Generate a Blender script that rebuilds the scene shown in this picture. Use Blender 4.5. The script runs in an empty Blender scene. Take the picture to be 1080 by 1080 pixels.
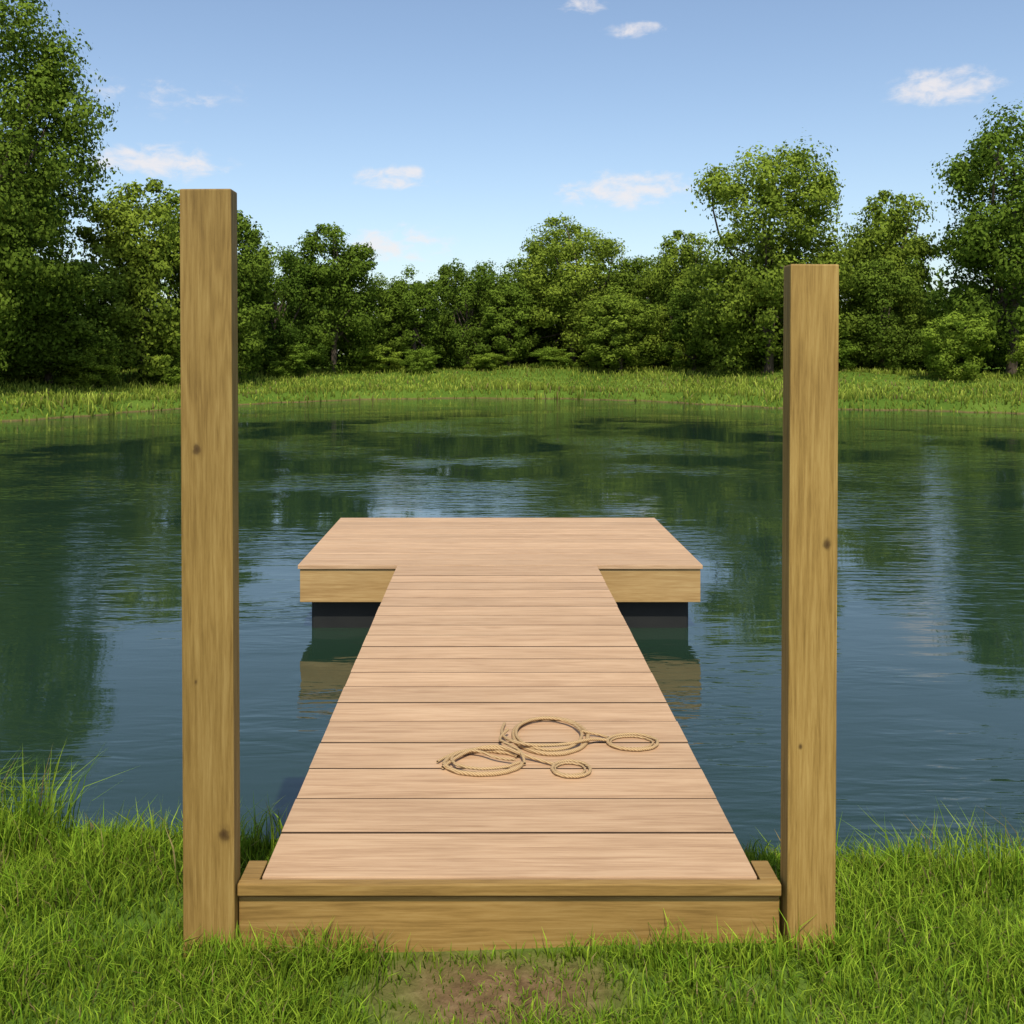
import bpy, bmesh, math, numpy as np
from mathutils import Vector
rng = np.random.default_rng(7)
scene = bpy.context.scene
scene.view_settings.view_transform='Standard'
scene.view_settings.look='None'
scene.view_settings.exposure=0
EL=math.radians(54); AZ=math.radians(177.5)   # azimuth measured from +Y towards +X

# ---------------------------------------------------------------- helpers
def link(o, parent=None):
    scene.collection.objects.link(o)
    if parent: o.parent=parent
    return o
def empty(name, loc=(0,0,0)):
    o=bpy.data.objects.new(name,None); o.location=loc; o.empty_display_size=.2
    return link(o)
class NT:
    def __init__(s,tree):
        s.t=tree; s.t.nodes.clear()
    def n(s,typ,inp=None,**kw):
        nd=s.t.nodes.new(typ)
        for k,v in kw.items(): setattr(nd,k,v)
        if inp:
            for k,v in inp.items():
                if isinstance(v,bpy.types.NodeSocket): s.t.links.new(v,nd.inputs[k])
                else: nd.inputs[k].default_value=v
        return nd
    def math(s,op,a,b=None,c=None,clamp=False):
        d={0:a}
        if b is not None: d[1]=b
        if c is not None: d[2]=c
        nd=s.n('ShaderNodeMath',d,operation=op); nd.use_clamp=clamp
        return nd.outputs[0]
    def mix(s,f,a,b,blend='MIX'):
        nd=s.n('ShaderNodeMix',None,data_type='RGBA',blend_type=blend)
        for i,v in ((0,f),(6,a),(7,b)):
            if isinstance(v,bpy.types.NodeSocket): s.t.links.new(v,nd.inputs[i])
            else: nd.inputs[i].default_value=v
        return nd.outputs[2]
    def ramp(s,f,pts):
        nd=s.n('ShaderNodeValToRGB',{0:f})
        e=nd.color_ramp.elements
        while len(e)<len(pts): e.new(0.5)
        for i,(p,c) in enumerate(pts):
            e[i].position=p; e[i].color=c if len(c)==4 else (*c,1)
        return nd.outputs[0]
    def noise(s,vec,scale,detail=4,rough=.5,dist=0):
        return s.n('ShaderNodeTexNoise',{'Vector':vec,'Scale':scale,'Detail':detail,'Roughness':rough,'Distortion':dist})
def mat(name):
    m=bpy.data.materials.new(name); m.use_nodes=True
    return m,NT(m.node_tree)
def c4(r,g,b): return (r,g,b,1)

def box(name,x0,x1,y0,y1,z0,z1,material,parent=None,bev=.004,seg=2,edge_mat=None):
    bm=bmesh.new(); bmesh.ops.create_cube(bm,size=1)
    sx,sy,sz=x1-x0,y1-y0,z1-z0
    for v in bm.verts: v.co=Vector((v.co.x*sx,v.co.y*sy,v.co.z*sz))
    if bev: bmesh.ops.bevel(bm,geom=bm.edges[:],offset=bev,segments=seg,affect='EDGES',profile=.6)
    me=bpy.data.meshes.new(name); bm.to_mesh(me); bm.free()
    me.materials.append(material)
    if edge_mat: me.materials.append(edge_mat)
    for p in me.polygons:
        p.use_smooth=False
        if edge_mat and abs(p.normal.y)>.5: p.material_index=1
    o=bpy.data.objects.new(name,me); o.location=((x0+x1)/2,(y0+y1)/2,(z0+z1)/2)
    return link(o,parent)

def np_mesh(name,verts,loops,starts,totals,mats=None,matidx=None,col=None,smooth=False):
    me=bpy.data.meshes.new(name)
    me.vertices.add(len(verts)); me.vertices.foreach_set('co',np.asarray(verts,np.float32).ravel())
    me.loops.add(len(loops)); me.loops.foreach_set('vertex_index',np.asarray(loops,np.int32))
    me.polygons.add(len(starts)); me.polygons.foreach_set('loop_start',np.asarray(starts,np.int32))
    me.polygons.foreach_set('loop_total',np.asarray(totals,np.int32))
    for m in mats or []: me.materials.append(m)
    if matidx is not None: me.polygons.foreach_set('material_index',np.asarray(matidx,np.int32))
    me.update(calc_edges=True)
    if col is not None:
        a=me.color_attributes.new('Col','FLOAT_COLOR','POINT')
        cc=np.ones((len(verts),4),np.float32); cc[:,:3]=col
        a.data.foreach_set('color',cc.ravel())
    me.polygons.foreach_set('use_smooth',np.full(len(starts),smooth))
    return me

# ---------------------------------------------------------------- materials
def wood(name,c1,c2,c3,axis,fine=60,stretch=.05,rough=.6,knots=(),bump=.25,var=.12,ring=.06,stain=.3):
    m,N=mat(name)
    tc=N.n('ShaderNodeTexCoord'); oi=N.n('ShaderNodeObjectInfo')
    sc=[1,1,1]; sc['XYZ'.index(axis)]=stretch
    off=N.math('MULTIPLY',oi.outputs['Random'],37.)
    cmb=N.n('ShaderNodeCombineXYZ',{0:off,1:off,2:off})
    add=N.n('ShaderNodeVectorMath',{0:tc.outputs['Object'],1:cmb.outputs[0]},operation='ADD')
    mp=N.n('ShaderNodeMapping',{'Vector':add.outputs[0],'Scale':sc})
    big=N.noise(mp.outputs[0],9,3,.5,.6)
    fin=N.noise(mp.outputs[0],fine,5,.7,.3)
    vf=N.noise(mp.outputs[0],fine*4,3,.7)
    rings=N.math('SINE',N.math('MULTIPLY',big.outputs[0],90.))
    rings=N.math('MULTIPLY_ADD',rings,.5,.5)
    g=N.math('ADD',N.math('MULTIPLY',big.outputs[0],.20),N.math('MULTIPLY',fin.outputs[0],.55))
    g=N.math('MULTIPLY_ADD',vf.outputs[0],.25,g)
    g=N.math('MULTIPLY_ADD',rings,ring,g)
    g=N.math('SUBTRACT',g,ring*.5)
    colr=N.ramp(g,[(.36,c2),(.5,c1),(.64,c3)])
    v=N.math('MULTIPLY_ADD',oi.outputs['Random'],2*var,1-var)
    vc=N.n('ShaderNodeCombineXYZ',{0:v,1:v,2:v})
    colr=N.mix(1,colr,vc.outputs[0],'MULTIPLY')
    st=N.noise(add.outputs[0],2.3,3,.6)
    stf=N.math('MULTIPLY_ADD',st.outputs[0],stain,1-stain/2)
    sv=N.n('ShaderNodeCombineXYZ',{0:stf,1:stf,2:stf})
    colr=N.mix(1,colr,sv.outputs[0],'MULTIPLY')
    sep=N.n('ShaderNodeSeparateXYZ',{0:tc.outputs['Object']})
    wob=N.noise(tc.outputs['Object'],40,2)
    for (kx,kz,r) in knots:
        dx=N.math('DIVIDE',N.math('SUBTRACT',sep.outputs[0],kx),r)
        dz=N.math('DIVIDE',N.math('SUBTRACT',sep.outputs[2],kz),r*1.5)
        d=N.math('SQRT',N.math('ADD',N.math('MULTIPLY',dx,dx),N.math('MULTIPLY',dz,dz)))
        d=N.math('ADD',d,N.math('MULTIPLY_ADD',wob.outputs[0],1.2,-.6))
        k=N.ramp(d,[(0,(1,1,1)),(.4,(.75,.75,.75)),(.7,(.2,.2,.2)),(1,(0,0,0))])
        kf=N.n('ShaderNodeRGBToBW',{0:k}).outputs[0]
        colr=N.mix(N.math('MULTIPLY',kf,.9),colr,c4(.04,.018,.006))
    b=N.n('ShaderNodeBump',{'Strength':bump,'Distance':.003,'Height':g})
    p=N.n('ShaderNodeBsdfPrincipled',{'Base Color':colr,'Roughness':rough,'Normal':b.outputs[0]})
    p.inputs['Specular IOR Level'].default_value=.25
    o=N.n('ShaderNodeOutputMaterial',{0:p.outputs[0]})
    return m
deck_m=wood('deck_boards_wood',(.47,.300,.170),(.36,.218,.118),(.545,.365,.215),'X',fine=60,stretch=.045,var=.07,ring=.09,stain=.22)
edge_m=wood('deck_board_edge_gap_shade',(.07,.04,.022),(.045,.026,.014),(.10,.06,.035),'X',var=.1)  # dark wood tone on the side faces paints in the shade of the gaps
PO=[(.265,.162,.044),(.17,.098,.024),(.34,.222,.070)]
postL_m=wood('post_wood',*PO,'Z',fine=70,knots=[(-.025,.47,.016),(.04,-.52,.020),(-.03,-.13,.008)])
postR_m=wood('post_wood_b',*PO,'Z',fine=70,knots=[(.035,.32,.014),(-.03,-.2,.008)])
beam_m=wood('beam_wood',(.260,.155,.044),(.17,.098,.026),(.33,.21,.070),'X',fine=60)
fas_m=wood('fascia_wood',(.34,.215,.085),(.26,.155,.055),(.40,.27,.115),'X',fine=50)
m,N=mat('black_float_plastic'); float_m=m
nz=N.noise(N.n('ShaderNodeTexCoord').outputs['Object'],5)
N.n('ShaderNodeOutputMaterial',{0:N.n('ShaderNodeBsdfPrincipled',{'Base Color':N.ramp(nz.outputs[0],[(.3,(.004,.005,.005)),(.7,(.009,.010,.009))]),'Roughness':.7}).outputs[0]})
m,N=mat('rope_fibre'); rope_m=m
tc=N.n('ShaderNodeTexCoord')
w=N.n('ShaderNodeTexWave',{'Vector':tc.outputs['Object'],'Scale':60.,'Distortion':2.,'Detail':2.}); w.bands_direction='DIAGONAL'
cr=N.ramp(w.outputs['Fac'],[(0,(.28,.17,.07)),(.5,(.42,.28,.13)),(1,(.50,.35,.18))])
bp=N.n('ShaderNodeBump',{'Strength':.4,'Distance':.003,'Height':w.outputs['Fac']})
N.n('ShaderNodeOutputMaterial',{0:N.n('ShaderNodeBsdfPrincipled',{'Base Color':cr,'Roughness':.8,'Normal':bp.outputs[0]}).outputs[0]})

def foliage_mat(name,trans=.3,obj=True):
    m,N=mat(name)
    a=N.n('ShaderNodeVertexColor',layer_name='Col'); c=a.outputs[0]
    if obj:
        oi=N.n('ShaderNodeObjectInfo')
        hs=N.n('ShaderNodeHueSaturation',{'Color':c,
        'Hue':N.math('MULTIPLY_ADD',oi.outputs['Random'],.024,.484),
        'Value':N.math('MULTIPLY_ADD',oi.outputs['Random'],-.55,1.32)}); c=hs.outputs[0]
    p=N.n('ShaderNodeBsdfDiffuse',{'Color':c})
    t=N.n('ShaderNodeBsdfTranslucent',{'Color':c})
    mx=N.n('ShaderNodeMixShader',{0:trans,1:p.outputs[0],2:t.outputs[0]})
    N.n('ShaderNodeOutputMaterial',{0:mx.outputs[0]})
    return m
leaf_m=foliage_mat('leaves',.25)
grass_m=foliage_mat('grass_blades',.35,False)
m,N=mat('bark'); bark_m=m
tc=N.n('ShaderNodeTexCoord'); mp=N.n('ShaderNodeMapping',{'Vector':tc.outputs['Object'],'Scale':(1,1,.2)})
nz=N.noise(mp.outputs[0],9,5,.7)
N.n('ShaderNodeOutputMaterial',{0:N.n('ShaderNodeBsdfPrincipled',{'Base Color':N.ramp(nz.outputs[0],[(.3,(.03,.022,.015)),(.7,(.12,.09,.06))]),'Roughness':.9,
   'Normal':N.n('ShaderNodeBump',{'Strength':.8,'Distance':.03,'Height':nz.outputs[0]}).outputs[0]}).outputs[0]})

# ---------------------------------------------------------------- pond outline
ctrl=[(0,3.5),(-1.2,3.5),(-2.6,3.65),(-5,3.6),(-9,4),(-14,7),(-16.5,14),(-15,21),(-13,26.6),(-10.6,32),(-7.9,37),(-4.5,40),(-.6,41),(3.5,40.2),(6.7,37.8),(9.2,34.2),(11.3,32.8),(14.5,31.6),(17,29.5),(20.5,25),(22,17),(18,8),(11,4),(5,3.5),(2.5,3.32),(1.2,3.38)]
P=np.array(ctrl,float); n=len(P); poly=[]
for i in range(n):
    p0,p1,p2,p3=P[i-1],P[i],P[(i+1)%n],P[(i+2)%n]
    for t in np.linspace(0,1,8,endpoint=False):
        poly.append(.5*((2*p1)+(-p0+p2)*t+(2*p0-5*p1+4*p2-p3)*t*t+(-p0+3*p1-3*p2+p3)*t**3))
poly=np.array(poly)
for i in range(len(poly)):
    if poly[i][1]>12:
        a_=math.atan2(poly[i][1]-20,poly[i][0]); poly[i]+=np.array([math.cos(a_),math.sin(a_)])*(.22*math.sin(i*1.9)+.18*math.sin(i*.8+1))
def sdist(x,y):
    q=np.stack([x,y],-1); best=np.full(len(q),1e9); inside=np.zeros(len(q),bool)
    m_=len(poly)
    for i in range(m_):
        a=poly[i]; b=poly[(i+1)%m_]; ab=b-a
        t=np.clip(((q-a)@ab)/(ab@ab),0,1)
        d=np.linalg.norm(q-(a+t[:,None]*ab),axis=1); best=np.minimum(best,d)
        cnd=((a[1]>q[:,1])!=(b[1]>q[:,1]))
        with np.errstate(divide='ignore',invalid='ignore'):
            xi=(b[0]-a[0])*(q[:,1]-a[1])/(b[1]-a[1]+1e-12)+a[0]
        inside^=cnd&(q[:,0]<xi)
    return np.where(inside,-best,best)
def ss(t): t=np.clip(t,0,1); return t*t*(3-2*t)
def hgt(x,y,d=None):
    if d is None: d=sdist(x,y)
    far=ss((y-9)/14)
    wob=.012*np.sin(x*3.1+1.3*np.sin(y*2.2))+.010*np.sin(y*5.3+x*1.7)
    farw=.10*np.sin(x*.35+1)*np.sin(y*.27)+.05*np.sin(x*.9+y*.5)
    out=-.27+.27*ss(d/.38)+far*.80*ss(.12+d/9.5)*ss(d/.5)+wob*ss(d/.5)+farw*ss(d/6)*far+ .004*np.clip(d-12,0,200)
    inn=-.27+.5*d
    return np.where(d>0,out,np.maximum(inn,-1.8))
def geo(a,b,k):
    return a+(b-a)*(np.linspace(0,1,k)**2.5)
xs=np.unique(np.concatenate([-geo(30,500,20),np.arange(-30,-4,.4),np.arange(-4,4,.08),np.arange(4,30,.4),geo(30,500,20)]))
ys=np.unique(np.concatenate([-geo(2,300,16),np.arange(-2,1,.2),np.arange(1,5,.06),np.arange(5,70,.35),geo(70,800,20)]))
X,Y=np.meshgrid(xs,ys); x=X.ravel(); y=Y.ravel(); z=hgt(x,y)
ny,nx=X.shape
idx=np.arange(nx*ny).reshape(ny,nx)
quads=np.stack([idx[:-1,:-1],idx[:-1,1:],idx[1:,1:],idx[1:,:-1]],-1).reshape(-1,4)
m,N=mat('ground_soil_and_turf')
tc=N.n('ShaderNodeTexCoord'); pos=tc.outputs['Object']
n1=N.noise(pos,.35,4); n2=N.noise(pos,18,6,.7); n3=N.noise(pos,3,4)
turf=N.ramp(N.math('ADD',N.math('MULTIPLY',n1.outputs[0],.5),N.math('MULTIPLY',n2.outputs[0],.5)),[(.35,(.05,.095,.014)),(.5,(.085,.145,.020)),(.65,(.14,.20,.035))])
soil=N.ramp(n2.outputs[0],[(.3,(.085,.055,.026)),(.55,(.155,.10,.05)),(.75,(.24,.17,.09))])
sp=N.n('ShaderNodeSeparateXYZ',{0:pos})
dx=N.math('DIVIDE',N.math('SUBTRACT',sp.outputs[0],.02),.34); dy=N.math('DIVIDE',N.math('SUBTRACT',sp.outputs[1],2.42),.20)
dd=N.math('ADD',N.math('MULTIPLY',dx,dx),N.math('MULTIPLY',dy,dy))
dd=N.math('ADD',dd,N.math('MULTIPLY_ADD',n3.outputs[0],1.6,-.8))
ms=N.math('SUBTRACT',1.2,dd,clamp=True)
low=N.math('MULTIPLY_ADD',sp.outputs[2],-20,-4.,clamp=True)
f=N.math('MAXIMUM',ms,low)
col=N.mix(f,turf,soil)
b=N.n('ShaderNodeBump',{'Strength':.7,'Distance':.02,'Height':n2.outputs[0]})
N.n('ShaderNodeOutputMaterial',{0:N.n('ShaderNodeBsdfDiffuse',{'Color':col,'Normal':b.outputs[0]}).outputs[0]})
me=np_mesh('ground',np.stack([x,y,z],-1),quads.ravel(),np.arange(len(quads))*4,np.full(len(quads),4),[m],smooth=True)
link(bpy.data.objects.new('ground',me))

# ---------------------------------------------------------------- water
m,N=mat('pond_water')
tc=N.n('ShaderNodeTexCoord'); pos=tc.outputs['Object']
mp=N.n('ShaderNodeMapping',{'Vector':pos,'Scale':(.42,1.5,1)})
r1=N.noise(mp.outputs[0],6.5,2,.5,.4); r2=N.noise(mp.outputs[0],1.3,2,.5,.2); r3=N.noise(mp.outputs[0],18,2,.5)
patch=N.noise(pos,.28,3,.55)
pf=N.n('ShaderNodeMapRange',{0:patch.outputs[0],1:.44,2:.58,3:.18,4:2.0}).outputs[0]
h=N.math('MULTIPLY',r1.outputs[0],.62)
h=N.math('ADD',h,N.math('MULTIPLY',r3.outputs[0],.12))
h=N.math('MULTIPLY',h,pf)
h=N.math('ADD',h,N.math('MULTIPLY',r2.outputs[0],.5))
b=N.n('ShaderNodeBump',{'Strength':1.,'Distance':.0085,'Height':h})
p=N.n('ShaderNodeBsdfPrincipled',{'Base Color':c4(.014,.033,.020),'Roughness':.025,'IOR':1.55,'Normal':b.outputs[0]})
N.n('ShaderNodeOutputMaterial',{0:p.outputs[0]})
bm=bmesh.new()
a2=0
for i in range(len(poly)):
    q=poly[(i+1)%len(poly)]; a2+=poly[i][0]*q[1]-q[0]*poly[i][1]
sgn=1 if a2>0 else -1
vs=[]
for i in range(len(poly)):
    t=poly[(i+1)%len(poly)]-poly[i-1]; nrm=np.array([t[1],-t[0]])*sgn; nrm/=np.linalg.norm(nrm)
    g=poly[i]+nrm*.12; vs.append(bm.verts.new((g[0],g[1],-.25)))
fc=bm.faces.new(vs); bmesh.ops.triangulate(bm,faces=[fc])
bmesh.ops.recalc_face_normals(bm,faces=bm.faces[:])
if sum(f_.normal.z for f_ in bm.faces)<0: bmesh.ops.reverse_faces(bm,faces=bm.faces[:])
me=bpy.data.meshes.new('pond_water'); bm.to_mesh(me); bm.free(); me.materials.append(m)
link(bpy.data.objects.new('pond_water',me))

# ---------------------------------------------------------------- dock
dock=empty('wooden_dock')
edges=[2.600,2.846,3.065,3.288,3.505,3.712,3.91,4.10,4.285,4.475,4.66,4.85,5.03,5.22,5.41,5.60,5.79,5.98,6.16,6.31,6.452]
for i in range(len(edges)-1):
    jx=rng.uniform(-.0015,.0015)
    g0=rng.uniform(.0032,.0045); g1=rng.uniform(.0032,.0045)
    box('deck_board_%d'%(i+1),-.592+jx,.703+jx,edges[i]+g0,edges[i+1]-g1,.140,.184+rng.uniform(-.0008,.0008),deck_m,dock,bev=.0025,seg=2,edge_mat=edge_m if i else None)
box('front_nosing',-.649,.758,2.572,2.599,.150,.181,beam_m,dock,bev=.004)
box('end_cap_a',-.649,-.598,2.603,2.70,.146,.1785,beam_m,dock,bev=.003)
box('end_cap_b',.711,.758,2.603,2.70,.146,.1785,beam_m,dock,bev=.003)
box('front_beam',-.649,.758,2.590,2.640,-.06,.139,beam_m,dock,bev=.004)
for k,xx in enumerate((-.57,.045,.655)):
    box('stringer_%d'%k,xx,xx+.04,2.645,6.47,.0,.138,beam_m,dock,bev=.003)
for k,(xx,yy) in enumerate(((-.52,4.4),(.56,4.4))):
    box('support_pile_%d'%k,xx,xx+.09,yy,yy+.09,-1.2,.136,beam_m,dock,bev=.004)
fx0,fx1,fy0,fy1=-1.237,1.392,6.458,8.34
pe=np.linspace(fy0,fy1,11)
for i in range(10):
    box('platform_board_%d'%(i+1),fx0,fx1,pe[i]+.0025,pe[i+1]-.0025,.158,.184,deck_m,dock,bev=.002,seg=1)
box('platform_fascia_front',fx0+.012,fx1-.012,fy0+.015,fy0+.055,-.060,.1555,fas_m,dock)
box('platform_fascia_back',fx0+.012,fx1-.012,fy1-.055,fy1-.015,-.060,.1555,fas_m,dock)
box('platform_fascia_side_a',fx0+.012,fx0+.05,fy0+.058,fy1-.058,-.060,.1555,fas_m,dock)
box('platform_fascia_side_b',fx1-.05,fx1-.012,fy0+.058,fy1-.058,-.060,.1555,fas_m,dock)
box('pontoon_a',fx0+.07,-.40,fy0+.10,fy1-.1,-.42,.12,float_m,dock,bev=.03,seg=3)
box('pontoon_b',.50,fx1-.07,fy0+.10,fy1-.1,-.42,.12,float_m,dock,bev=.03,seg=3)
box('pontoon_c',-.395,.495,fy0+.5,fy1-.1,-.42,.12,float_m,dock,bev=.03,seg=3)

def post(x0,x1,ztop,m_,lean):
    o=box('wooden_post',x0,x1,2.56,2.625,-.30,ztop,m_,None,bev=.004,seg=2)
    o.rotation_euler=(0,math.radians(lean),0)
    return o
post(-.789,-.656,1.977,postL_m,-.28)
post(.772,.897,1.783,postR_m,.32)

# ---------------------------------------------------------------- rope
rope=empty('coiled_rope',(0.2,3.5,.184))
def curve(name,pts,r,cyc=False):
    cu=bpy.data.curves.new(name,'CURVE'); cu.dimensions='3D'; cu.bevel_depth=r; cu.bevel_resolution=3; cu.resolution_u=6
    s=cu.splines.new('NURBS'); s.points.add(len(pts)-1)
    for i,p_ in enumerate(pts): s.points[i].co=(p_[0]-.2,p_[1]-3.5,p_[2],1)
    s.order_u=3; s.use_cyclic_u=cyc; s.use_endpoint_u=not cyc
    cu.materials.append(rope_m)
    o=bpy.data.objects.new(name,cu); return link(o,rope)
def ell(cx,cy,rx,ry,z,a0=0,a1=360,n_=40,jit=.004,tilt=0):
    out=[]
    for a in np.linspace(math.radians(a0),math.radians(a1),n_,endpoint=(a1-a0)<360):
        ex,ey=rx*math.cos(a),ry*math.sin(a)
        out.append((cx+ex*math.cos(tilt)-ey*math.sin(tilt)+rng.normal(0,jit*.3),cy+ex*math.sin(tilt)+ey*math.cos(tilt)+rng.normal(0,jit*.3),z))
    return out
curve('ring_loop_outer',ell(.222,3.555,.132,.168,.007),.0075,True)
curve('ring_loop_inner',ell(.215,3.545,.118,.148,.018),.0055,True)
curve('lower_loop',ell(-.015,3.32,.130,.096,.007,20,345,tilt=.1),.0075)
curve('lower_loop_strand',ell(-.005,3.325,.118,.084,.018,35,330,tilt=.1),.005)
curve('strand_a',[(.06,3.66,.010),(.04,3.57,.012),(.07,3.46,.024),(.15,3.41,.026),(.27,3.42,.026),(.35,3.48,.022),(.40,3.51,.010),(.42,3.505,.008)],.0055)
curve('strand_b',[(-.15,3.27,.01),(-.10,3.36,.016),(-.02,3.42,.02),(.05,3.41,.025),(.10,3.36,.022),(.15,3.345,.010),(.22,3.30,.008)],.0055)
curve('strand_c',[(.07,3.56,.025),(.03,3.50,.016),(.06,3.43,.028),(.12,3.36,.025),(.12,3.30,.01)],.005)
curve('strand_d',[(.33,3.55,.025),(.37,3.56,.012),(.41,3.55,.008),(.425,3.53,.008)],.0045)
curve('strand_e',[(-.17,3.32,.008),(-.12,3.40,.01),(-.03,3.38,.024),(.03,3.33,.012),(.09,3.31,.02)],.0045)
curve('small_loop_right',ell(.507,3.495,.088,.070,.007),.0055,True)
curve('small_loop_right_inner',ell(.503,3.493,.074,.054,.006),.0035,True)
curve('small_loop_front',ell(.272,3.268,.062,.062,.007),.0055,True)
curve('small_loop_front_inner',ell(.269,3.268,.049,.047,.006),.0035,True)

# ---------------------------------------------------------------- grass
def blades(name,px,py,pz,hh,ww,colA,colB,lean=.45,dry=.04):
    k=len(px); az=rng.uniform(0,2*np.pi,k); la=rng.uniform(0,2*np.pi,k); ln=hh*np.abs(rng.normal(lean,.25,k))
    wx,wy=np.cos(az)*ww/2,np.sin(az)*ww/2; lx,ly=np.cos(la)*ln,np.sin(la)*ln
    V=np.zeros((k,5,3))
    for j,(f,w_,b_) in enumerate(((0,1,0),(.6,.75,.38))):
        V[:,2*j,0]=px-wx*w_+lx*b_; V[:,2*j,1]=py-wy*w_+ly*b_
        V[:,2*j+1,0]=px+wx*w_+lx*b_; V[:,2*j+1,1]=py+wy*w_+ly*b_
        V[:,2*j,2]=V[:,2*j+1,2]=pz+hh*f
    V[:,4,0]=px+lx; V[:,4,1]=py+ly; V[:,4,2]=pz+hh*np.clip(1-.25*(ln/hh),.6,1)
    base=np.arange(k)*5
    lo=np.stack([base+0,base+1,base+3,base+2, base+2,base+3,base+4],-1)
    st=(np.arange(k)*7)[:,None]+np.array([0,4]); tt=np.tile([4,3],(k,1))
    t=rng.uniform(0,1,k)[:,None]; c=np.array(colA)*(1-t)+np.array(colB)*t
    c*=rng.uniform(.6,1.3,k)[:,None]
    c*=(1+.28*vn(px,py,3.2 if k>20000 and px.max()<8 else .5,21))[:,None]
    dr=rng.uniform(0,1,k)<dry; c[dr]=np.array((.28,.22,.09))*rng.uniform(.6,1.1,dr.sum())[:,None]
    C=np.repeat(c[:,None,:],5,1); C[:,0:2]*=.42; C[:,4]*=1.2  # blade bases darkened: shade deep in the grass painted into the colour
    me=np_mesh(name,V.reshape(-1,3),lo.ravel(),st.ravel(),tt.ravel(),[grass_m],col=C.reshape(-1,3))
    return link(bpy.data.objects.new(name,me))
def vn(x,y,s,seed):
    r=np.random.default_rng(seed); o=0
    for i in range(5):
        a=r.uniform(0,6.28); f_=s*r.uniform(.6,1.8); o=o+np.sin(f_*(x*np.cos(a)+y*np.sin(a))+r.uniform(0,6.28))
    return o/5
CA,CB=(.125,.24,.016),(.29,.395,.035)
M=170000
gx=rng.uniform(-2.6,2.8,M); gy=rng.uniform(1.9,3.75,M)
d=sdist(gx,gy)
dirt=((gx-.02)/.33)**2+((gy-2.42)/.16)**2+.8*vn(gx,gy,14,3)
keep=(d>.02)&((dirt>1)|(rng.uniform(0,1,M)<.35))
keep&=~((gx>-.655)&(gx<.77)&(gy>2.565)&(gy<2.66))&~((gx>-.80)&(gx<-.65)&(gy>2.55)&(gy<2.66))&~((gx>.76)&(gx<.91)&(gy>2.55)&(gy<2.66))
keep&=~((gx>-.66)&(gx<.76)&(gy>2.66)&(rng.uniform(0,1,M)<.9))
keep&=rng.uniform(0,1,M)<(.72+.6*vn(gx,gy,11,5))
gx,gy,d=gx[keep],gy[keep],d[keep]
hh=.055*(1+.75*vn(gx,gy,9,8))*rng.uniform(.5,1.6,len(gx))+.05*np.exp(-d/.25)*rng.uniform(.2,1.4,len(gx))
under=(gx>-.66)&(gx<.76)&(gy>2.66); hh[under]=np.minimum(hh[under],.07)
dirtk=((gx-.02)/.45)**2+((gy-2.42)/.24)**2; hh*=np.clip(.45+.5*dirtk,.4,1)
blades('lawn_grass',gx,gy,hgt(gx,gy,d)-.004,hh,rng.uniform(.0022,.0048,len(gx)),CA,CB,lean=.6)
tx=[];ty=[];th=[]
def tuft(cx,cy,k,r,h0):
    tx.append(rng.normal(cx,r,k)); ty.append(rng.normal(cy,r*.7,k)); th.append(h0*rng.uniform(.45,1.15,k))
for _ in range(70): tuft(rng.uniform(-3,-.85),rng.uniform(2.95,3.45),40,.06,rng.uniform(.08,.18))
for _ in range(16): tuft(rng.uniform(-2.1,-1.4),rng.uniform(3.05,3.4),60,.06,rng.uniform(.2,.34))
for _ in range(70): tuft(rng.uniform(.9,3.2),rng.uniform(2.9,3.3),40,.06,rng.uniform(.08,.18))
for _ in range(14): tuft(rng.uniform(1.1,2.2),rng.uniform(3.05,3.25),40,.05,rng.uniform(.14,.24))
for _ in range(12): tuft(rng.uniform(-.84,-.62),rng.uniform(2.47,2.54),26,.025,rng.uniform(.06,.12))
for _ in range(12): tuft(rng.uniform(-.62,-.30),rng.uniform(2.50,2.55),24,.025,rng.uniform(.06,.12))
for _ in range(16): tuft(rng.uniform(.30,.95),rng.uniform(2.48,2.54),26,.025,rng.uniform(.06,.12))
for _ in range(16): tuft(rng.uniform(-.35,.5),rng.uniform(2.53,2.56),10,.03,rng.uniform(.03,.07))
for _ in range(12): tuft(rng.uniform(-.9,-.64),rng.uniform(2.8,3.3),30,.04,rng.uniform(.1,.2))
for _ in range(90): tuft(rng.uniform(-1.6,1.8),rng.uniform(2.2,2.6),24,.05,rng.uniform(.05,.11))
tx=np.concatenate(tx);ty=np.concatenate(ty);th=np.concatenate(th)
d=sdist(tx,ty); k=(d>.0)&~((tx>-.60)&(tx<.72)&(ty>2.56))&~((tx>-.85)&(tx<.95)&(ty>2.555)&(ty<2.68))&~((((tx-.02)/.30)**2+((ty-2.40)/.13)**2)<1); tx,ty,th,d=tx[k],ty[k],th[k],d[k]
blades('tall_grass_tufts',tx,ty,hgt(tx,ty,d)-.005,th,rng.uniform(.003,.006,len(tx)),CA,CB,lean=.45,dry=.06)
M=40000
gx=rng.uniform(-14,14,M); gy=rng.uniform(-1.0,4.6,M); d=sdist(gx,gy)
k=(d>.02)&~((gx>-2.6)&(gx<2.8)&(gy>1.9)); gx,gy,d=gx[k],gy[k],d[k]
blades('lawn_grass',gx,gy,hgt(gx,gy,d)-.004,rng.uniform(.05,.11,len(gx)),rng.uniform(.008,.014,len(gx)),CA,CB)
M=130000
gx=rng.uniform(-24,28,M); gy=rng.uniform(18,54,M); d=sdist(gx,gy)
k=(d>-.05)&(d<11)&(rng.uniform(0,1,M)<np.where(d<4,1,.55)); gx,gy,d=gx[k],gy[k],d[k]
hh=rng.uniform(.10,.26,len(gx))*(1+.7*vn(gx,gy,1.1,11))*np.where(d<1,1.3,1)
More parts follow.
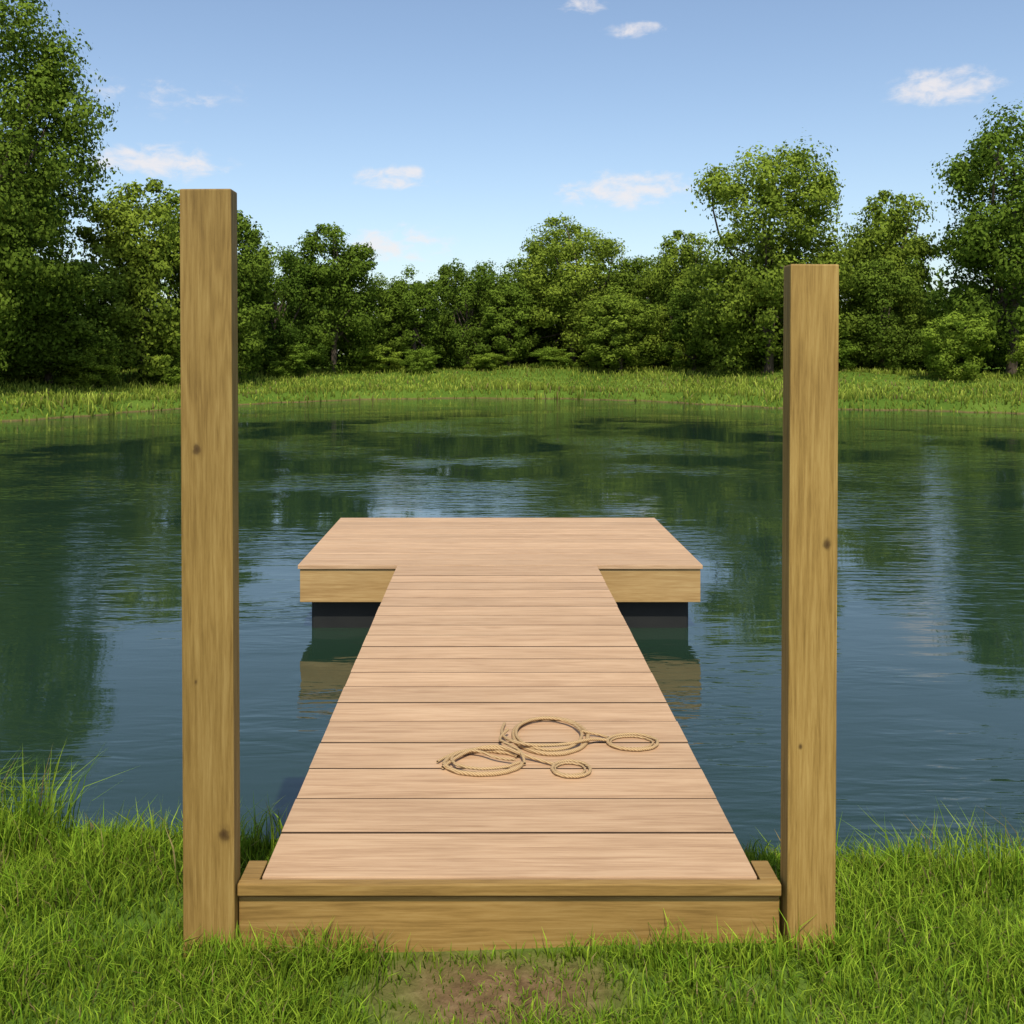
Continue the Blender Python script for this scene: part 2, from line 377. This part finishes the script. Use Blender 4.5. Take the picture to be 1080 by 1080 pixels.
blades('meadow_grass',gx,gy,hgt(gx,gy,d)-.02,hh,rng.uniform(.03,.06,len(gx)),(.18,.255,.028),(.36,.41,.07),lean=.35,dry=.05)

# ---------------------------------------------------------------- trees
def tube(p0,p1,r0,r1,bend=0,seg=6,sides=8):
    p0=np.array(p0,float);p1=np.array(p1,float); ax=p1-p0; L=np.linalg.norm(ax); ax/=L
    u=np.cross(ax,[0,0,1.] if abs(ax[2])<.9 else [1.,0,0]); u/=np.linalg.norm(u); v=np.cross(ax,u)
    bd=rng.normal(0,1,2)*bend*L
    V=[]
    for i in range(seg+1):
        t=i/seg; c=p0+(p1-p0)*t+(u*bd[0]+v*bd[1])*math.sin(math.pi*t); r=r0+(r1-r0)*t
        if i==0: r*=1.25
        for s_ in range(sides):
            a=2*math.pi*s_/sides; V.append(c+r*(math.cos(a)*u+math.sin(a)*v))
    Q=[]
    for i in range(seg):
        for s_ in range(sides):
            a=i*sides+s_; b=i*sides+(s_+1)%sides; Q.append((a,b,b+sides,a+sides))
    return np.array(V),np.array(Q)
def leaves(cc,rc,per,leaf,dark,light,centre,zlo,zhi):
    nc=len(cc); k=nc*per
    ci=np.repeat(np.arange(nc),per)
    dr=rng.normal(0,1,(k,3)); dr/=np.linalg.norm(dr,axis=1)[:,None]
    ph=rng.uniform(0,6.28,(nc,3))[ci]
    lump=1+.28*np.sin(4*dr[:,0]+ph[:,0])*np.sin(4*dr[:,1]+ph[:,1])+.2*np.sin(7*dr[:,2]+ph[:,2])
    rad=rc[ci]*lump*np.where(rng.uniform(0,1,k)<.72,rng.uniform(.75,1.08,k),rng.uniform(.4,1.3,k))
    pos=cc[ci]+dr*rad[:,None]*np.array([1,1,.85])
    out=pos-centre; out/=np.linalg.norm(out,axis=1)[:,None]+1e-6
    nr=dr*1.0+out*.35+rng.normal(0,.5,(k,3)); nr/=np.linalg.norm(nr,axis=1)[:,None]
    tmp=rng.normal(0,1,(k,3)); u=np.cross(nr,tmp); u/=np.linalg.norm(u,axis=1)[:,None]; v=np.cross(nr,u)
    sz=leaf*rng.uniform(.5,1.3,k)[:,None]
    V=np.stack([pos-u*sz*.7,pos-v*sz*.45+u*sz*.1,pos+u*sz*.7,pos+v*sz*.45+u*sz*.1],1)
    cb=rng.uniform(0,1,nc)[ci]; t=np.clip(.5*cb+.5*rng.uniform(0,1,k),0,1)[:,None]
    col=np.array(dark)*(1-t)+np.array(light)*t
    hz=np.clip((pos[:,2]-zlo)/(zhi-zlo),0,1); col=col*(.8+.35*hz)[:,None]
    return V.reshape(-1,3),np.repeat(col,4,0)
def tree_mesh(name,H,R_,z0=.5,nclump=70,per=330,leaf=.13,dark=(.070,.118,.014),light=(.195,.275,.034),lobes=5,trunk=True):
    env=[]
    Hc=H-z0
    env.append(np.array([0,0,z0+Hc*.52,R_*.86,Hc*.42]))
    env.append(np.array([0,0,z0+Hc*.25,R_*.88,Hc*.26]))
    env.append(np.array([rng.uniform(-.12,.12)*R_,0,z0+Hc*.70,R_*.74,Hc*.28]))
    for i in range(lobes):
        a=2*math.pi*(i+rng.uniform(-.3,.3))/lobes; zz=z0+Hc*rng.uniform(.18,.78)
        env.append(np.array([math.cos(a)*R_*.55,math.sin(a)*R_*.55,zz,R_*rng.uniform(.36,.52),Hc*rng.uniform(.12,.20)]))
    env=np.array(env); w=env[:,3]**2*env[:,4]; w=w**.6; w/=w.sum()
    ei=rng.choice(len(env),nclump,p=w)
    d_=rng.normal(0,1,(nclump,3)); d_/=np.linalg.norm(d_,axis=1)[:,None]
    fr=rng.uniform(.55,.98,nclump)[:,None]
    cc=env[ei,:3]+d_*fr*np.stack([env[ei,3],env[ei,3],env[ei,4]],-1)
    rc=R_*rng.uniform(.10,.26,nclump)
    cc[:,2]=np.maximum(cc[:,2],z0+rc*.3); over=cc[:,2]+rc*.7>H; cc[over,2]=H-rc[over]*rng.uniform(.7,1.3,over.sum())
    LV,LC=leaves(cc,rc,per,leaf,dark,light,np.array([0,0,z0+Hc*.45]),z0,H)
    Vs=[];Qs=[];off=0
    if trunk:
        segs=[tube((0,0,-.3),(rng.normal(0,.12),rng.normal(0,.12),H*.6),H*.020,H*.009,.02,10,10)]
        for j in rng.choice(nclump,min(16,nclump),replace=False):
            t=rng.uniform(.12,.5); segs.append(tube((0,0,H*t),cc[j],H*.009*(1.1-t),H*.003,.08,5,6))
        for V_,Q_ in segs: Vs.append(V_);Qs.append(Q_+off);off+=len(V_)
    nT=sum(len(q) for q in Qs)
    k=len(LV)//4; Qs.append(np.arange(k*4).reshape(k,4)+off); Vs.append(LV)
    V=np.concatenate(Vs);Q=np.concatenate(Qs)
    C=np.concatenate([np.full((off,3),.1),LC])
    mi=np.zeros(len(Q),int); mi[nT:]=1
    return np_mesh(name,V,Q.ravel(),np.arange(len(Q))*4,np.full(len(Q),4),[bark_m,leaf_m],mi,C)
V_={}
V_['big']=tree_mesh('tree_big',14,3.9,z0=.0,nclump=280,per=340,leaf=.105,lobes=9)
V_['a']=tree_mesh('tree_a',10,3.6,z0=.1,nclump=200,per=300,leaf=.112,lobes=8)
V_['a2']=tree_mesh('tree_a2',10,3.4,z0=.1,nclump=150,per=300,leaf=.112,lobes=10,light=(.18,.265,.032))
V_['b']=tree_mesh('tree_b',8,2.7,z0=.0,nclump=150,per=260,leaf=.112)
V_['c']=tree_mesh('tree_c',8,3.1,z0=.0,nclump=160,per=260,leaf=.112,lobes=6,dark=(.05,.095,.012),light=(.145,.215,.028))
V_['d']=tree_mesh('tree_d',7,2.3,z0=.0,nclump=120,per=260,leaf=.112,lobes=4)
V_['bush']=tree_mesh('bush',3,1.5,z0=.0,nclump=60,per=260,leaf=.08,lobes=4,dark=(.09,.15,.017),light=(.21,.30,.034),trunk=False)
DIM={'big':(14,3.9),'a':(10,3.6),'a2':(10,3.4),'b':(8,2.7),'c':(8,3.1),'d':(7,2.3),'bush':(3,1.5)}
def place(v,x,y,top,width,rot=None,name='deciduous_tree'):
    H,R_=DIM[v]; zb=float(hgt(np.array([x]),np.array([y]))[0])
    o=bpy.data.objects.new(name,V_[v]); s=width/2/R_
    o.scale=(s,s,(top-zb)/H); o.location=(x,y,zb-.05); o.rotation_euler=(0,0,rng.uniform(0,6.28) if rot is None else rot)
    return link(o)
T=[('big',-15.6,31,14.4,7.0),('b',-12.9,37.5,8.6,5.2),('c',-17.5,36,10,6.5),('c',-15.2,34.5,5.5,5.5),('b',-10.6,40,7.7,4.6),
('c',-9.4,44,7.0,4.4),('b',-7.2,46,7.9,4.8),('d',-5.2,49.5,5.6,3.6),('d',-3.7,49,6.0,3.4),('c',-1.1,51,7.1,4.6),('d',1.0,50,5.7,3.6),
('b',2.4,54,7.2,4.2),('a',4.4,51,8.9,6.6),('d',6.1,46.5,4.9,4.0),('c',8.2,53,7.7,4.6),('b',9.6,50,8.1,4.2),('a',11.8,42,10.7,7.2),
('c',14.6,46,7.2,5),('b',17.9,45,9.3,4.8),('a2',21.0,40,12.0,7.2),('c',16.8,42.5,6.4,4.6),('d',9.4,45.5,5.2,3.4),('c',13.2,44.5,6.3,5),
('a',26,34,11,7),('b',27,24,9,6),('a2',28,12,11,7),('big',-23,22,13,7.5),('a',-24,10,10,7),('b',-20,30,10,6)]
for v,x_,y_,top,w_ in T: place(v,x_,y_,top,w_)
B=[(17.2,36.5,3.2,2.9),(-5.2,47,2.1,2.6),(-3.3,46.6,1.9,2.0),(-13.8,34.5,2.0,2.2),(-12,37.2,2.0,2.4),(13.9,41,2.3,2.6),(20.4,36.5,2.6,2.8),(-8.8,43,2.2,2.6),(-16,30,2.0,2.6),(3.2,48.6,2.0,2.4),(0,49,1.7,2.4)]
for x_,y_,top,w_ in B: place('bush',x_,y_,top,w_,name='bush')
nc=460
wx=rng.uniform(-60,70,nc); wy=rng.uniform(56,62,nc)
top=5.6+1.3*np.sin(wx*.33)+.8*np.sin(wx*.8+2)
wz=.8+rng.uniform(0,1,nc)**.8*(top-1.6)
cc=np.stack([wx,wy,wz],-1); rc=rng.uniform(1.1,1.9,nc)
LV,LC=leaves(cc,rc,150,.34,(.035,.07,.012),(.095,.15,.022),np.array([0,80.,0]),0,8)
k=len(LV)//4
me=np_mesh('distant_trees',LV,np.arange(k*4),np.arange(k)*4,np.full(k,4),[leaf_m],col=LC)
link(bpy.data.objects.new('distant_trees',me))
nc=300
wx=rng.uniform(-24,30,nc); wy=51.5-.012*(wx-2)**2*1.6+rng.uniform(0,4,nc)
wz=.7+rng.uniform(0,2.6,nc); cc=np.stack([wx,wy,wz],-1); rc=rng.uniform(.7,1.3,nc)
LV,LC=leaves(cc,rc,180,.22,(.022,.045,.009),(.06,.10,.016),np.array([0,80.,0]),0,8)
k=len(LV)//4
me=np_mesh('woodland_undergrowth',LV,np.arange(k*4),np.arange(k)*4,np.full(k,4),[leaf_m],col=LC)
link(bpy.data.objects.new('woodland_undergrowth',me))

# ---------------------------------------------------------------- sky
w=bpy.data.worlds.new('World'); scene.world=w; w.use_nodes=True
N=NT(w.node_tree)
sky=N.n('ShaderNodeTexSky',None,sky_type='NISHITA'); sky.sun_disc=False; sky.sun_elevation=EL; sky.sun_rotation=AZ
sky.air_density=1.; sky.dust_density=1.2; sky.ozone_density=1.2
tc=N.n('ShaderNodeTexCoord'); dirn=tc.outputs['Generated']
sp=N.n('ShaderNodeSeparateXYZ',{0:dirn})
az=N.math('ARCTAN2',sp.outputs[0],sp.outputs[1]); el=N.math('ARCSINE',sp.outputs[2])
mp=N.n('ShaderNodeMapping',{'Vector':dirn,'Scale':(1,1,2.0)})
nz=N.noise(mp.outputs[0],38,6,.6,.3)
CL=[(.430,.240,.050,.018,1.1),(.133,.163,.068,.020,1.),(-.094,.175,.044,.012,1.),(-.322,.182,.066,.018,1.),(-.09,.108,.055,.020,.8),(.092,.335,.026,.008,.8),(.147,.312,.030,.009,.8),(-.315,.245,.055,.016,.3),
    (.9,.25,.09,.03,.9),(1.5,.3,.12,.04,.9),(-.8,.28,.10,.03,.9),(-1.4,.2,.12,.03,.8),(2.4,.3,.14,.05,.9),(-2.3,.35,.15,.05,.9)]
tot=None
for a,e,wa,we,dn in CL:
    u=N.math('DIVIDE',N.math('SUBTRACT',az,a),wa); v=N.math('DIVIDE',N.math('SUBTRACT',el,e),we)
    d2=N.math('ADD',N.math('MULTIPLY',u,u),N.math('MULTIPLY',v,v))
    g=N.math('MULTIPLY',N.math('SUBTRACT',1.1,d2),dn)
    tot=g if tot is None else N.math('MAXIMUM',tot,g)
cv=N.math('ADD',tot,N.math('MULTIPLY_ADD',nz.outputs[0],4.4,-2.2))
cm=N.n('ShaderNodeMapRange',{0:cv,1:-.1,2:1.6,3:0.,4:.8},interpolation_type='SMOOTHSTEP').outputs[0]
cm=N.math('MULTIPLY',cm,N.n('ShaderNodeMapRange',{0:tot,1:-.6,2:.4,3:0.,4:1.}).outputs[0])
hs=N.n('ShaderNodeHueSaturation',{'Color':sky.outputs[0],'Saturation':.98,'Value':1.12})
skc=N.mix(cm,hs.outputs[0],c4(6.1,5.75,5.7))
bg=N.n('ShaderNodeBackground',{'Color':skc,'Strength':.15})
N.n('ShaderNodeOutputWorld',{0:bg.outputs[0]})
sd=bpy.data.lights.new('sun','SUN'); sd.energy=4.6; sd.angle=math.radians(.6); sd.color=(1,.93,.79)
so=bpy.data.objects.new('sun',sd); link(so); so.location=(10,0,20)
dv=Vector((math.cos(EL)*math.sin(AZ),math.cos(EL)*math.cos(AZ),math.sin(EL)))
so.rotation_euler=dv.to_track_quat('Z','Y').to_euler()

# ---------------------------------------------------------------- camera
cd=bpy.data.cameras.new('camera'); cd.sensor_width=36; cd.lens=35; cd.clip_start=.05; cd.clip_end=3000
cd.shift_x=25/1080; cd.shift_y=-166/1080
co=bpy.data.objects.new('camera',cd); link(co); co.location=(0,0,1.55); co.rotation_euler=(math.radians(90),0,0)
scene.camera=co
